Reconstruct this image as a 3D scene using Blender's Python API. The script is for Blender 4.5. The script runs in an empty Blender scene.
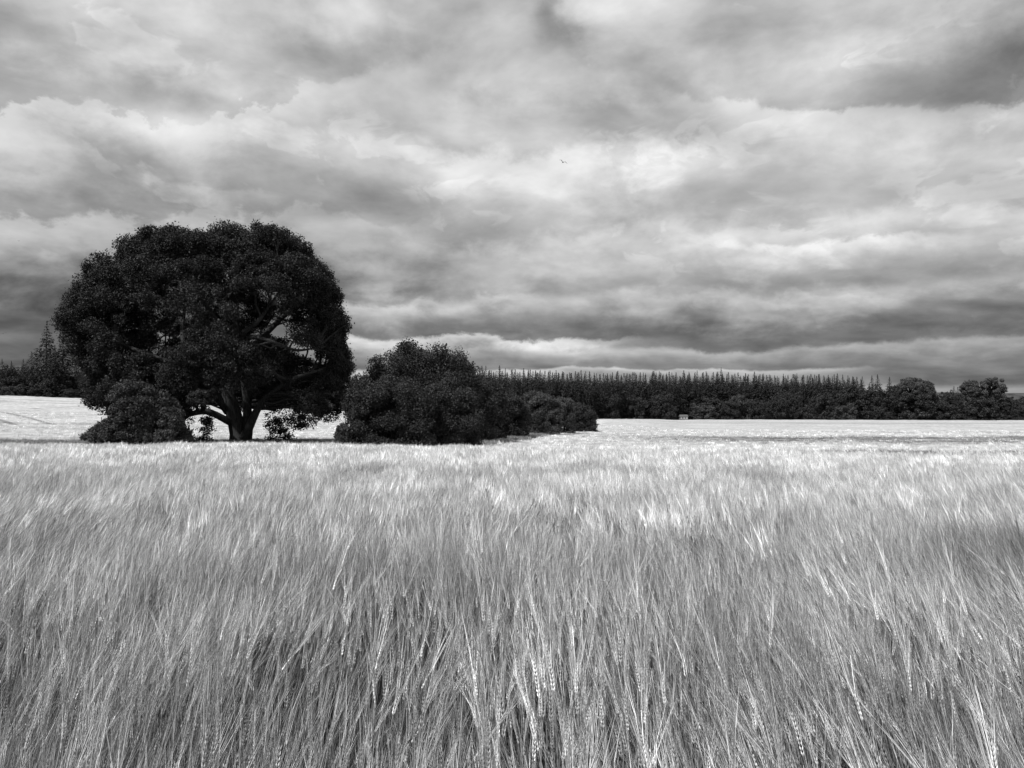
import bpy, math, random
import numpy as np
from mathutils import Vector, Matrix, Euler

rng = np.random.default_rng(7)
R = math.radians
scene = bpy.context.scene
col = scene.collection

# ------------------------------------------------------------------ camera
F = 773.0                       # focal length in pixels of the 1024 wide frame
EYE = 1.65
PITCH = math.atan(16 / F)       # horizon at y = 400
cam_d = bpy.data.cameras.new('camera')
cam = bpy.data.objects.new('camera', cam_d)
col.objects.link(cam)
cam_d.sensor_width = 36.0
cam_d.lens = 36.0 * F / 1024
cam_d.clip_start = 0.05
cam_d.clip_end = 20000
cam.location = (0, 0, EYE)
cam.rotation_euler = (R(90) + PITCH, 0, 0)
scene.camera = cam

# ------------------------------------------------------------------ light
SUN_EL, SUN_AZ = 54.0, 232.0    # azimuth clockwise from +Y (camera looks along +Y): high, behind and left
sd = bpy.data.lights.new('sun', 'SUN')
sd.energy = 4.2
sd.angle = R(0.53)
sd.color = (1.0, 1.0, 1.0)      # black and white photograph
sun = bpy.data.objects.new('sun', sd)
col.objects.link(sun)
sdir = Vector((math.cos(R(SUN_EL)) * math.sin(R(SUN_AZ)), math.cos(R(SUN_EL)) * math.cos(R(SUN_AZ)), math.sin(R(SUN_EL))))
sun.rotation_euler = sdir.to_track_quat('Z', 'Y').to_euler()
sun.location = sdir * 300

scene.view_settings.view_transform = 'Standard'
scene.view_settings.look = 'None'
scene.view_settings.exposure = 0.35
scene.view_settings.gamma = 1.0
scene.view_settings.use_curve_mapping = False
scene.cycles.max_bounces = 5
scene.cycles.diffuse_bounces = 3
scene.cycles.glossy_bounces = 1
scene.cycles.transmission_bounces = 2
scene.cycles.transparent_max_bounces = 4
scene.cycles.caustics_reflective = False
scene.cycles.caustics_refractive = False


class NT:
    """small helper that writes maths as nodes"""
    def __init__(s, tree):
        s.t = tree; s.n = tree.nodes; s.l = tree.links

    def new(s, typ, **kw):
        n = s.n.new(typ)
        for k, v in kw.items():
            setattr(n, k, v)
        return n

    def put(s, sock, v):
        if isinstance(v, bpy.types.NodeSocket):
            s.l.new(v, sock)
        else:
            sock.default_value = v

    def m(s, op, a, b=None, c=None, clamp=False):
        n = s.new('ShaderNodeMath', operation=op, use_clamp=clamp)
        s.put(n.inputs[0], a)
        if b is not None: s.put(n.inputs[1], b)
        if c is not None: s.put(n.inputs[2], c)
        return n.outputs[0]

    def add(s, a, b): return s.m('ADD', a, b)
    def sub(s, a, b): return s.m('SUBTRACT', a, b)
    def mul(s, a, b): return s.m('MULTIPLY', a, b)
    def mad(s, a, b, c): return s.m('MULTIPLY_ADD', a, b, c)

    def step(s, x, lo, hi, a=0.0, b=1.0, smooth=True):
        n = s.new('ShaderNodeMapRange', interpolation_type='SMOOTHSTEP' if smooth else 'LINEAR')
        s.put(n.inputs['Value'], x)
        n.inputs['From Min'].default_value = lo; n.inputs['From Max'].default_value = hi
        s.put(n.inputs['To Min'], a); s.put(n.inputs['To Max'], b)
        return n.outputs[0]

    def mix(s, f, a, b):
        n = s.new('ShaderNodeMix', data_type='FLOAT')
        s.put(n.inputs[0], f); s.put(n.inputs[2], a); s.put(n.inputs[3], b)
        return n.outputs[0]

    def xyz(s, x, y, z):
        n = s.new('ShaderNodeCombineXYZ')
        s.put(n.inputs[0], x); s.put(n.inputs[1], y); s.put(n.inputs[2], z)
        return n.outputs[0]

    def noise(s, vec, scale, detail=3, rough=0.5, dist=0.0):
        n = s.new('ShaderNodeTexNoise')
        s.put(n.inputs['Vector'], vec)
        n.inputs['Scale'].default_value = scale; n.inputs['Detail'].default_value = detail
        n.inputs['Roughness'].default_value = rough; n.inputs['Distortion'].default_value = dist
        return n.outputs[0]


# ------------------------------------------------------------------ sky: broken stratocumulus under a Nishita sky
def ae(px, py):
    u = (px - 512) / F
    v = (400 - py) / F
    return math.atan(u), math.atan(v * math.cos(math.atan(u)))

world = bpy.data.worlds.new('World')
scene.world = world
world.use_nodes = True
W = NT(world.node_tree)
W.n.clear()
tc = W.new('ShaderNodeTexCoord')
sep = W.new('ShaderNodeSeparateXYZ')
W.l.new(tc.outputs['Generated'], sep.inputs[0])
X, Y, Z = sep.outputs
A = W.m('ARCTAN2', X, Y)
E = W.m('ARCSINE', Z)
zz = W.m('MAXIMUM', Z, 0.0)
den = W.add(zz, 0.20)
qx = W.m('DIVIDE', X, den); qy = W.m('DIVIDE', Y, den)
q = W.xyz(qx, qy, 0.0)                       # a flat cloud deck seen in perspective
AE = W.xyz(W.mul(A, 1.0), W.mul(E, 1.9), 0.0)
big = W.noise(AE, 3.2, 4, 0.5)               # wandering of the cloud tops
puff = W.noise(W.xyz(A, W.mul(E, 1.35), 3.0), 15.0, 7, 0.62, 0.2)
deck = W.noise(q, 2.1, 7, 0.52, 0.2)
deck2 = W.noise(W.xyz(W.add(qx, 0.05), W.add(qy, -0.09), 0.0), 2.1, 6, 0.52, 0.2)
fine = W.noise(W.xyz(A, W.mul(E, 1.7), 7.0), 9.0, 6, 0.58, 0.2)
patch = W.noise(W.xyz(A, W.mul(E, 2.2), 11.0), 4.5, 3, 0.5, 0.0)
relief = W.sub(deck, deck2)

L = W.mad(W.sub(deck, 0.5), 0.55, 0.74)      # display value of the cloud, 0..1
L = W.mad(W.sub(big, 0.5), 0.25, L)
# each roll: crisp bright top, long soft fall into a dark base
# (x0, y_top0, x1, y_top1, waviness px, edge px, depth px, bright, dark, window x0, x1, puffiness px)
ROLLS = [
    (0, 40, 1024, 10, 30, 90, 75, .84, .70, -900, 2400, 8),
    (270, 74, 420, 50, 12, 14, 55, .80, .70, 265, 430, 16),
    (0, 108, 230, 92, 26, 6, 100, .88, .58, -500, 330, 26),
    (180, 112, 500, 150, 26, 40, 90, .84, .63, 200, 540, 20),
    (430, 126, 1024, 80, 20, 26, 120, .93, .66, 400, 1500, 18),
    (700, 92, 1024, 92, 14, 7, 75, .91, .70, 690, 1500, 14),
    (-100, 206, 520, 200, 22, 10, 110, .73, .34, -700, 460, 24),
    (400, 225, 600, 205, 30, 26, 90, .82, .52, 380, 690, 22),
    (600, 214, 1024, 190, 22, 22, 75, .85, .64, 560, 1600, 18),
    (760, 238, 1024, 222, 20, 8, 48, .92, .60, 690, 960, 14),
    (340, 296, 620, 288, 16, 12, 46, .80, .46, 320, 560, 16),
    (560, 288, 1024, 268, 20, 16, 52, .79, .44, 540, 1700, 14),
    (-100, 332, 60, 330, 4, 6, 45, .46, .36, -600, 330, 4),
    (340, 334, 560, 337, 8, 5, 26, .86, .52, 330, 620, 10),
    (500, 345, 1024, 338, 7, 6, 26, .68, .46, 580, 1700, 7),
    (-100, 361, 1024, 363, 5, 3, 12, .80, .54, 300, 880, 5),
    (900, 358, 1024, 357, 3, 3, 20, .50, .40, 925, 1700, 3),
    (-100, 380, 1024, 383, 3, 6, 20, .62, .56, -900, 1900, 2),
]
for k, (x0, y0, x1, y1, wav, edge, depth, br, dk, wx0, wx1, pf) in enumerate(ROLLS):
    a0, e0 = ae(x0, y0); a1, e1 = ae(x1, y1)
    sl = (e1 - e0) / (a1 - a0)
    top = W.mad(A, sl, e0 - sl * a0)
    wn = W.noise(W.xyz(A, k * 3.7, 0.0), 4.2, 2, 0.5)
    top = W.mad(W.sub(wn, 0.5), 3.2 * wav / F, top)
    top = W.mad(W.sub(puff, 0.5), 3.0 * pf / F, top)
    d = W.sub(top, E)
    mask = W.step(d, 0, edge / F)
    wa0 = math.atan((wx0 - 512) / F); wa1 = math.atan((wx1 - 512) / F)
    Aw = W.mad(W.sub(big, 0.5), 0.35, A)
    win = W.mul(W.step(Aw, wa0 - .07, wa0 + .10), W.step(Aw, wa1 - .10, wa1 + .07, 1.0, 0.0))
    d2 = W.mad(W.sub(fine, 0.5), 1.6 * depth / F, W.mad(W.sub(patch, 0.5), 1.2 * depth / F, d))
    sh = W.step(d2, 0.0, depth / F, br, dk)
    L = W.mix(W.mul(mask, win), L, sh)
# darker and brighter stretches of the deck
BLOBS = [
    (1000, 72, 95, 38, -.27), (905, 72, 45, 20, -.06), (560, 14, 26, 26, -.24), (60, 84, 150, 20, -.12), (620, 112, 70, 16, -.10),
    (320, 55, 90, 16, -.08), (230, 192, 230, 16, -.07), (90, 280, 140, 40, -.12), (430, 275, 60, 40, -.10),
    (540, 168, 110, 20, .02), (480, 80, 50, 14, .08), (150, 118, 60, 14, .05), (840, 235, 60, 16, .06),
    (365, 306, 45, 12, .08), (20, 240, 70, 26, .06), (430, 225, 60, 24, -.04), (680, 322, 220, 13, -.07), (960, 330, 120, 16, -.05), (470, 312, 90, 10, .06), (560, 352, 120, 7, .10), (700, 190, 60, 14, -.06),
    (1010, 20, 60, 30, -.05), (350, 12, 60, 16, .05), (700, 30, 90, 30, .05), (940, 272, 120, 12, -.06),
]
Aw = W.mad(W.sub(fine, 0.5), 0.11, W.mad(W.sub(big, 0.5), 0.12, A))
Ew = W.mad(W.sub(puff, 0.5), 0.05, E)
for (bx, by, sx, sy, amp) in BLOBS:
    a, e = ae(bx, by)
    du = W.mul(W.sub(Aw, a), F / sx); dv = W.mul(W.sub(Ew, e), F / sy)
    r2 = W.add(W.mul(du, du), W.mul(dv, dv))
    L = W.mad(W.m('EXPONENT', W.mul(r2, -1.0)), amp, L)
cm = [W.noise(W.xyz(W.mad(W.sub(patch, .5), .25, A), W.mul(W.add(E, dE), 1.7), 21.0), 7.0, 7, 0.56, 0.15) for dE in (0.0, 0.022)]
rim = W.mul(W.step(cm[0], .495, .55), W.step(cm[0], .54, .76, 1.0, 0.0))       # lit edge of a billow, fading inward
rim = W.mul(rim, W.step(W.sub(cm[0], cm[1]), -.01, .05))                        # only where the billow faces up
rim = W.mul(rim, W.mul(W.step(patch, .42, .58), W.step(E, .03, .12)))
L = W.mad(rim, 0.06, W.mad(W.step(cm[0], .38, .52), -.02, L))
L = W.mad(relief, 0.42, L)
L = W.mad(W.sub(fine, 0.5), 0.15, L)
L = W.mad(W.sub(puff, 0.5), 0.10, L)
L = W.mad(W.sub(patch, 0.5), 0.15, W.add(L, .02))
L = W.m('MAXIMUM', W.m('MINIMUM', L, 0.955), 0.22)
lin = W.m('POWER', L, 2.2)
sky = W.new('ShaderNodeTexSky', sky_type='NISHITA', sun_disc=False)
sky.sun_elevation = R(SUN_EL); sky.sun_rotation = R(SUN_AZ)
bw = W.new('ShaderNodeRGBToBW')
W.l.new(sky.outputs[0], bw.inputs[0])
BG = 0.10
tot = W.mad(bw.outputs[0], 0.03, W.mul(lin, 0.78 / BG))
bg = W.new('ShaderNodeBackground')
W.l.new(tot, bg.inputs[0]); bg.inputs[1].default_value = BG
wo = W.new('ShaderNodeOutputWorld')
W.l.new(bg.outputs[0], wo.inputs[0])
world.cycles.sampling_method = 'MANUAL'
world.cycles.sample_map_resolution = 512


# ------------------------------------------------------------------ materials (greys: the photograph is black and white)
def material(name, build):
    m = bpy.data.materials.new(name)
    m.use_nodes = True
    t = NT(m.node_tree); t.n.clear()
    out = t.new('ShaderNodeOutputMaterial')
    t.l.new(build(t), out.inputs[0])
    return m

def pbr(t, val, rough=0.8, spec=0.3, normal=None):
    p = t.new('ShaderNodeBsdfPrincipled')
    if isinstance(val, bpy.types.NodeSocket): t.l.new(val, p.inputs['Base Color'])
    else: p.inputs['Base Color'].default_value = (val, val, val, 1)
    p.inputs['Roughness'].default_value = rough
    p.inputs['Specular IOR Level'].default_value = spec
    if normal is not None: t.l.new(normal, p.inputs['Normal'])
    return p.outputs[0]

def bump(t, h, strength, dist=0.1):
    b = t.new('ShaderNodeBump')
    b.inputs['Strength'].default_value = strength; b.inputs['Distance'].default_value = dist
    t.l.new(h, b.inputs['Height'])
    return b.outputs[0]

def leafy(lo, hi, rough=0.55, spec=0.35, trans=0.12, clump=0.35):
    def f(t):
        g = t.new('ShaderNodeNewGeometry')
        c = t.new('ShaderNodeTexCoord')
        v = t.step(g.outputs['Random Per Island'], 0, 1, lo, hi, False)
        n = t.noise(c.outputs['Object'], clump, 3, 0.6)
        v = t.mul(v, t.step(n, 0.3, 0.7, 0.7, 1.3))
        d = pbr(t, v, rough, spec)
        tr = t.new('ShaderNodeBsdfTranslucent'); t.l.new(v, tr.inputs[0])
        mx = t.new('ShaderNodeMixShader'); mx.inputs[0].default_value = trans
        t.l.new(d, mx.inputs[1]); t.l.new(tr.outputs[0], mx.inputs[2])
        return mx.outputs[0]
    return f

M = {}
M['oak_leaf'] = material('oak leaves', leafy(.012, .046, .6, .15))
M['thorn_leaf'] = material('hawthorn leaves', leafy(.040, .078, .65, .15))
M['bush_leaf'] = material('bush leaves', leafy(.022, .062, .65, .12))
M['pale_leaf'] = material('pale leaves', leafy(.052, .098, .65, .12))
M['needle'] = material('conifer needles', leafy(.020, .042, .75, .1, .05, .25))
M['wood_leaf'] = material('woodland leaves', leafy(.030, .064, .7, .1, .1, .2))
def bark(t):
    c = t.new('ShaderNodeTexCoord')
    mp = t.new('ShaderNodeMapping'); t.l.new(c.outputs['Object'], mp.inputs[0]); mp.inputs['Scale'].default_value = (3, 3, .6)
    n = t.noise(mp.outputs[0], 3.0, 6, .65)
    return pbr(t, t.step(n, .3, .7, .016, .05), .9, .1, bump(t, n, .8, .08))
M['bark'] = material('bark', bark)

def soil(t):
    c = t.new('ShaderNodeTexCoord')
    n = t.noise(c.outputs['Object'], 1.3, 7, .65)
    n2 = t.noise(c.outputs['Object'], .04, 4, .6)
    v = t.mul(t.step(n, .3, .7, .04, .10), t.step(n2, .3, .7, .8, 1.3))
    return pbr(t, v, .95, .1, bump(t, n, .6, .05))
M['soil'] = material('soil and litter', soil)

def grass(t):
    c = t.new('ShaderNodeTexCoord')
    n = t.noise(c.outputs['Object'], 2.5, 6, .7)
    n2 = t.noise(c.outputs['Object'], .25, 3, .6)
    v = t.mul(t.step(n, .3, .7, .14, .30), t.step(n2, .3, .7, .7, 1.25))
    return pbr(t, v, .9, .1, bump(t, n, .8, .1))
M['grass'] = material('rough grass', grass)

def field(t):
    """top of the far barley seen as one surface: fine mottling, streaks, darker stripes, tramlines"""
    g = t.new('ShaderNodeNewGeometry')
    s = t.new('ShaderNodeSeparateXYZ'); t.l.new(g.outputs['Position'], s.inputs[0])
    x, y, z = s.outputs
    n1 = t.noise(t.xyz(t.mul(x, 1.0), t.mul(y, .55), 0.0), 1.1, 8, .72)
    n2 = t.noise(t.xyz(t.mul(x, .018), t.mul(y, .05), 0.0), 1.0, 5, .62, .6)
    n3 = t.noise(t.xyz(t.mul(x, .07), t.mul(y, .16), 5.0), 1.0, 6, .65, .4)
    v = t.step(n1, .28, .72, .24, .56, False)
    v = t.mul(v, t.step(n3, .30, .60, .70, 1.08))
    n4 = t.noise(t.xyz(t.mul(x, .05), t.mul(y, .42), 9.0), 1.0, 5, .6, .3)
    v = t.mul(v, t.step(n4, .34, .56, .74, 1.06))
    # darker stripes lying across the right half of the field
    wob = t.mad(t.sub(n2, .5), 34.0, y)
    def stripe(c0, w, dep, xs, xe):
        a = t.m('ABSOLUTE', t.sub(wob, t.mad(x, .05, c0)))
        k = t.step(a, w * .45, w, dep, 1.0)
        side = t.step(x, xs, xe)
        side = t.mul(side, t.step(n3, .36, .56, .1, 1.0))
        return t.mix(side, 1.0, k)
    v = t.mul(v, stripe(113.0, 26.0, .26, 2, 45))
    v = t.mul(v, stripe(170.0, 13.0, .66, 10, 100))
    v = t.mul(v, stripe(60.0, 8.0, .38, 8, 22))
    v = t.mul(v, stripe(285.0, 16.0, .72, 0, 130))
    # tramlines on the left slope: pairs of wheel tracks
    lx = t.add(t.mul(x, .755), t.mul(y, .655))
    for c0, w in ((29.5, .55), (23.7, .6), (21.6, .5)):
        tr = t.step(t.m('ABSOLUTE', t.sub(lx, c0)), w * .5, w * 1.6, .45, 1.0)
        on = t.mul(t.step(y, 137, 142), t.step(y, 178, 195, 1.0, 0.0))
        v = t.mul(v, t.mix(t.mul(on, t.step(x, -70, -84)), 1.0, tr))
    # darker band in the hollow at the foot of the left slope, and the dark line where the slope begins
    h1 = t.step(t.m('ABSOLUTE', t.sub(wob, 84.0)), 2.0, 7.0, .62, 1.0)
    v = t.mul(v, t.mix(t.step(x, 0.0, -20.0), 1.0, h1))
    h2 = t.step(t.m('ABSOLUTE', t.sub(wob, 141.0)), .8, 4.0, .60, 1.0)
    v = t.mul(v, t.mix(t.step(x, -30.0, -60.0), 1.0, h2))
    return pbr(t, v, .85, .15, bump(t, n1, .9, .25))
M['field'] = material('far barley', field)

def straw(lo, hi, spec=.4, rough=.45, trans=.15, pw=1.0):
    def f(t):
        oi = t.new('ShaderNodeObjectInfo')
        g = t.new('ShaderNodeNewGeometry')
        sp = t.noise(oi.outputs['Location'], .7, 3, .6)
        v = t.step(t.m('POWER', g.outputs['Random Per Island'], pw), 0, 1, lo, hi, False)
        v = t.mul(v, t.step(t.m('POWER', oi.outputs['Random'], 3.0), 0, 1, .66, 1.95, False))
        v = t.mul(v, t.step(sp, .34, .66, .62, 1.28))
        d = pbr(t, v, rough, spec)
        tr = t.new('ShaderNodeBsdfTranslucent'); t.l.new(v, tr.inputs[0])
        mx = t.new('ShaderNodeMixShader'); mx.inputs[0].default_value = trans
        t.l.new(d, mx.inputs[1]); t.l.new(tr.outputs[0], mx.inputs[2])
        return mx.outputs[0]
    return f
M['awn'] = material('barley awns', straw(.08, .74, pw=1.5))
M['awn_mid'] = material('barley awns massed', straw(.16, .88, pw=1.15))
M['awn_far'] = material('barley awns far', straw(.34, .90, pw=.9))  # paler with distance: sunlit tops at a grazing view put into the colour
M['ear'] = material('barley ears', straw(.36, .66, .3))
M['stem'] = material('barley stems', straw(.06, .18, .2))
M['blade'] = material('barley leaves', straw(.04, .10, .2))


# ------------------------------------------------------------------ mesh helpers
class MB:
    def __init__(s):
        s.v = []; s.f = []; s.mi = []; s.n = 0

    def add(s, verts, faces, mi=0):
        verts = np.asarray(verts, dtype=np.float64)
        s.v.append(verts)
        for f in faces:
            s.f.append(tuple(i + s.n for i in f)); s.mi.append(mi)
        s.n += len(verts)

    def quads(s, V, mi=0):
        """V: (n,4,3)"""
        n = len(V)
        s.v.append(V.reshape(-1, 3))
        base = s.n
        s.f.extend([(base + 4 * i, base + 4 * i + 1, base + 4 * i + 2, base + 4 * i + 3) for i in range(n)])
        s.mi.extend([mi] * n)
        s.n += 4 * n

    def tris(s, V, mi=0):
        n = len(V); base = s.n
        s.v.append(V.reshape(-1, 3))
        s.f.extend([(base + 3 * i, base + 3 * i + 1, base + 3 * i + 2) for i in range(n)])
        s.mi.extend([mi] * n); s.n += 3 * n

    def tube(s, pts, rad, sides=8, mi=0, cap=True):
        pts = np.asarray(pts, float); n = len(pts)
        V = []
        for i in range(n):
            d = pts[min(i + 1, n - 1)] - pts[max(i - 1, 0)]
            d /= (np.linalg.norm(d) + 1e-9)
            ref = np.array([0, 1, 0.0]) if abs(d[2]) > .6 else np.array([0, 0, 1.0])
            a = np.cross(d, ref); a /= np.linalg.norm(a) + 1e-9
            b = np.cross(d, a)
            for k in range(sides):
                t = 2 * math.pi * k / sides
                V.append(pts[i] + rad[i] * (math.cos(t) * a + math.sin(t) * b))
        Fc = []
        for i in range(n - 1):
            for k in range(sides):
                k2 = (k + 1) % sides
                Fc.append((i * sides + k, i * sides + k2, (i + 1) * sides + k2, (i + 1) * sides + k))
        if cap:
            Fc.append(tuple(range(sides))[::-1]); Fc.append(tuple((n - 1) * sides + k for k in range(sides)))
        s.add(V, Fc, mi)

    def box(s, lo, hi, mi=0):
        x0, y0, z0 = lo; x1, y1, z1 = hi
        V = [(x0, y0, z0), (x1, y0, z0), (x1, y1, z0), (x0, y1, z0), (x0, y0, z1), (x1, y0, z1), (x1, y1, z1), (x0, y1, z1)]
        s.add(V, [(0, 3, 2, 1), (4, 5, 6, 7), (0, 1, 5, 4), (1, 2, 6, 5), (2, 3, 7, 6), (3, 0, 4, 7)], mi)

    def mesh(s, name, mats, smooth=False):
        me = bpy.data.meshes.new(name)
        V = np.concatenate(s.v) if s.v else np.zeros((0, 3))
        me.from_pydata(V.tolist(), [], s.f)
        for m in mats: me.materials.append(m)
        if len(mats) > 1: me.polygons.foreach_set('material_index', s.mi)
        if smooth: me.polygons.foreach_set('use_smooth', [True] * len(me.polygons))
        me.update()
        return me

def link(name, mesh, parent=None, loc=None):
    o = bpy.data.objects.new(name, mesh)
    col.objects.link(o)
    if parent is not None: o.parent = parent
    if loc is not None: o.location = loc
    return o

def tag(o, label=None, cat=None, group=None, kind=None):
    if label: o['label'] = label
    if cat: o['category'] = cat
    if group: o['group'] = group
    if kind: o['kind'] = kind
    return o

def copy_thing(root, loc, rz=0.0, sc=1.0, label=None, group=None):
    r = root.copy(); col.objects.link(r)
    r.location = loc; r.rotation_euler = (0, 0, rz)
    r.scale = sc if hasattr(sc, '__len__') else (sc, sc, sc)
    if label: r['label'] = label
    if group: r['group'] = group
    for ch in root.children:
        c = ch.copy(); col.objects.link(c); c.parent = r
    return r


# ------------------------------------------------------------------ terrain
cp, sp_ = math.cos(PITCH), math.sin(PITCH)
def at(px, py, depth):
    """the world point at depth (along +Y) that appears at a pixel"""
    dx, dz = (px - 512) / F, (384 - py) / F
    wy = cp - dz * sp_
    wz = sp_ + dz * cp
    return np.array([dx / wy * depth, depth, EYE + wz / wy * depth])

COLS = np.array([-700, -100, 0, 110, 246, 340, 450, 600, 700, 1024, 1700.0])
YS = np.array([60, 66, 80, 110, 140, 200, 250, 300, 400.0])
TAB = np.array([   # apparent height (pixel row) of the crop top
    [445, 444, 441, 430, 424, 409, 394, 394, 396],
    [445, 444, 441, 430, 424, 409, 394, 394, 396],
    [445, 444, 441, 430, 424, 409, 395, 395, 396],
    [445, 444, 441, 431, 425, 411, 398, 398, 398.5],
    [445, 444, 441, 432, 427, 416, 406, 405, 404],
    [445.5, 444, 441, 433, 428, 418, 411, 410, 408],
    [447, 446, 442, 436, 430, 422, 417, 416, 413],
    [449, 447.5, 444.5, 438, 433, 424, 420, 418.5, 415],
    [450, 448.5, 445.5, 439, 435, 429, 425.5, 422, 419],
    [451, 449.5, 446.5, 440, 436, 430, 426, 423, 420],
    [451, 449.5, 446.5, 440, 436, 430, 426, 423, 420.0]])
ZT = EYE - (TAB - 400) / F * YS[None, :]

def canopy(x, y):
    """height of the barley top at a world position"""
    x = np.asarray(x, float); y = np.asarray(y, float)
    yy = np.clip(y, 60, 400)
    c = 512 + F * x / np.maximum(y, 60)
    c = np.clip(c, COLS[0], COLS[-1] - 1e-6)
    i = np.clip(np.searchsorted(COLS, c, side='right') - 1, 0, len(COLS) - 2)
    j = np.clip(np.searchsorted(YS, yy, side='right') - 1, 0, len(YS) - 2)
    fx = (c - COLS[i]) / (COLS[i + 1] - COLS[i]); fx = fx * fx * (3 - 2 * fx)
    fy = (yy - YS[j]) / (YS[j + 1] - YS[j])
    z = (ZT[i, j] * (1 - fx) + ZT[i + 1, j] * fx) * (1 - fy) + (ZT[i, j + 1] * (1 - fx) + ZT[i + 1, j + 1] * fx) * fy
    near = 0.9 + (z - 0.9) * np.clip(y, -30, 60) / 60
    z = np.where(y < 60, near, z)
    # soft undulations of the crop
    z = z + 0.05 * np.sin(x * .23 + 1.1 * np.sin(y * .11)) * np.clip((y - 3) / 20, 0, 1)
    return z

CROP = 0.95
def ground_z(x, y):
    # the uncut margins stand on a low bank
    bank = .62 * (1 - crop_mask(x, y)) * np.clip((np.asarray(y, float) - 64) / 3, 0, 1) * np.clip((230 - np.asarray(y, float)) / 20, 0, 1)
    return canopy(x, y) - CROP + bank

# grass margin running back from the thicket, in world coordinates (edge of the crop)
EDGE_PX = [(300, 70), (432, 72), (480, 72), (499, 82), (517, 98), (538, 118), (560, 140), (597, 190), (600, 240), (585, 300), (585, 420)]
EX = np.array([(p - 512) / F * y for p, y in EDGE_PX]); EYY = np.array([y for p, y in EDGE_PX])
def crop_mask(x, y):
    """1 where barley grows"""
    x = np.asarray(x, float); y = np.asarray(y, float)
    ex = np.interp(y, EYY, EX)
    right = np.clip((x - ex) / 0.8, 0, 1)
    # left-hand field beyond the hollow
    lx = np.interp(y, [76, 84, 110, 160, 250], [-14, -16, -18, -22, -40])
    left = np.clip((lx - x) / 0.8, 0, 1) * np.clip((y - 79) / 1.5, 0, 1)
    m = np.maximum(right, left)
    m = np.where(y < 62, 1.0, np.where(y < 64, np.maximum(m, (64 - y) / 2), m))
    yend = np.interp(512 + F * x / np.maximum(y, 1), [-100, 110, 340, 600, 700, 1024], [250, 250, 250, 290, 385, 400])
    m = m * np.clip((yend - y) / 1.5, 0, 1)
    return m

def sheet(name, xs_fn, ys, zf, mats, mif=None, keep=None):
    nx = 161
    V = []; 
    for y in ys:
        xs = xs_fn(y, nx)
        V.append(np.stack([xs, np.full(nx, y), zf(xs, np.full(nx, y))], 1))
    V = np.concatenate(V)
    mb = MB(); faces = []; mi = []
    for j in range(len(ys) - 1):
        for i in range(nx - 1):
            a = j * nx + i
            c = V[[a, a + 1, a + nx + 1, a + nx]].mean(0)
            if keep is not None and not keep(c): continue
            faces.append((a, a + 1, a + nx + 1, a + nx))
            mi.append(mif(c) if mif else 0)
    mb.add(V, faces); mb.mi = mi
    me = mb.mesh(name, mats, True)
    bm_unused = me.validate()
    return link(name, me)

ys_g = np.concatenate([np.linspace(-40, 0, 6), np.linspace(2, 60, 30), np.linspace(61, 120, 50), np.linspace(123, 420, 70), np.geomspace(450, 9000, 14)])
def gx(y, n):
    w = max(60, abs(y) * 1.6 + 20) if y < 430 else y * 2.0
    return np.linspace(-w, w, n)
def gz(x, y):
    z = ground_z(x, y)
    z = np.where(y > 420, z * np.clip(1 - (y - 420) / 600, 0, 1) - 8 * np.clip((y - 420) / 600, 0, 1), z)
    return z
g = sheet('ground', gx, ys_g, gz, [M['soil'], M['grass']], lambda c: 1 if (c[1] > 61 and c[1] < 430) else 0)
tag(g, kind='structure')

# the far barley as a surface at the height of the crop
ysf = np.concatenate([np.linspace(55, 130, 151), np.linspace(131, 402, 240)])
def fx_(y, n): return np.linspace(-y * .95 - 10, y * .95 + 10, n)
def fz_top(x, y):
    m = crop_mask(x, y)
    drop = np.where(y < 60, (60 - y) / 5 * .3, 0)
    r = 0.05 * np.sin(x * 1.7 + y * .9) * np.sin(y * 1.3 - x * .6)
    return canopy(x, y) - CROP + 0.02 + (CROP - .10) * m - drop + r * m
def sheet_fine():
    nx = 401
    V = []
    for y in ysf:
        xs = fx_(y, nx); yy = np.full(nx, y)
        V.append(np.stack([xs, yy, fz_top(xs, yy)], 1))
    V = np.concatenate(V).reshape(len(ysf), nx, 3)
    mk = crop_mask(V[..., 0], V[..., 1])
    faces = []
    for j in range(len(ysf) - 1):
        ok = (mk[j, :-1] + mk[j, 1:] + mk[j + 1, :-1] + mk[j + 1, 1:]) > 0.02
        for i in np.nonzero(ok)[0]:
            a = j * nx + i
            faces.append((a, a + 1, a + nx + 1, a + nx))
    mb = MB(); mb.add(V.reshape(-1, 3), faces)
    return mb.mesh('barley_field', [M['field']], True)
bf = tag(link('barley_field', sheet_fine()), 'pale far part of the barley field sloping up to the woods', 'barley', kind='stuff')

# distant wooded ridge on the right, beyond everything
mb = MB()
n = 240
xs = np.linspace(-1800, 2600, n)
top = 17 + 3 * np.sin(xs * .0023 + 1) + 1.5 * np.sin(xs * .011) + rng.normal(0, .35, n)
V = np.concatenate([np.stack([xs, np.full(n, 1500.0), np.full(n, -12.0)], 1), np.stack([xs, np.full(n, 1560.0), top], 1),
                    np.stack([xs, np.full(n, 1900.0), top + 2], 1), np.stack([xs, np.full(n, 2300.0), np.full(n, -12.0)], 1)])
mb.add(V, [(r * n + i, r * n + i + 1, (r + 1) * n + i + 1, (r + 1) * n + i) for r in range(3) for i in range(n - 1)])
def hill(t):
    c = t.new('ShaderNodeTexCoord')
    return pbr(t, t.step(t.noise(c.outputs['Object'], .05, 6, .7), .3, .7, .03, .075), .95, .05)
tag(link('hill', mb.mesh('hill', [material('wooded hill', hill)])), kind='structure')


# ------------------------------------------------------------------ foliage
def unit(v): return v / (np.linalg.norm(v, axis=-1, keepdims=True) + 1e-9)

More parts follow.
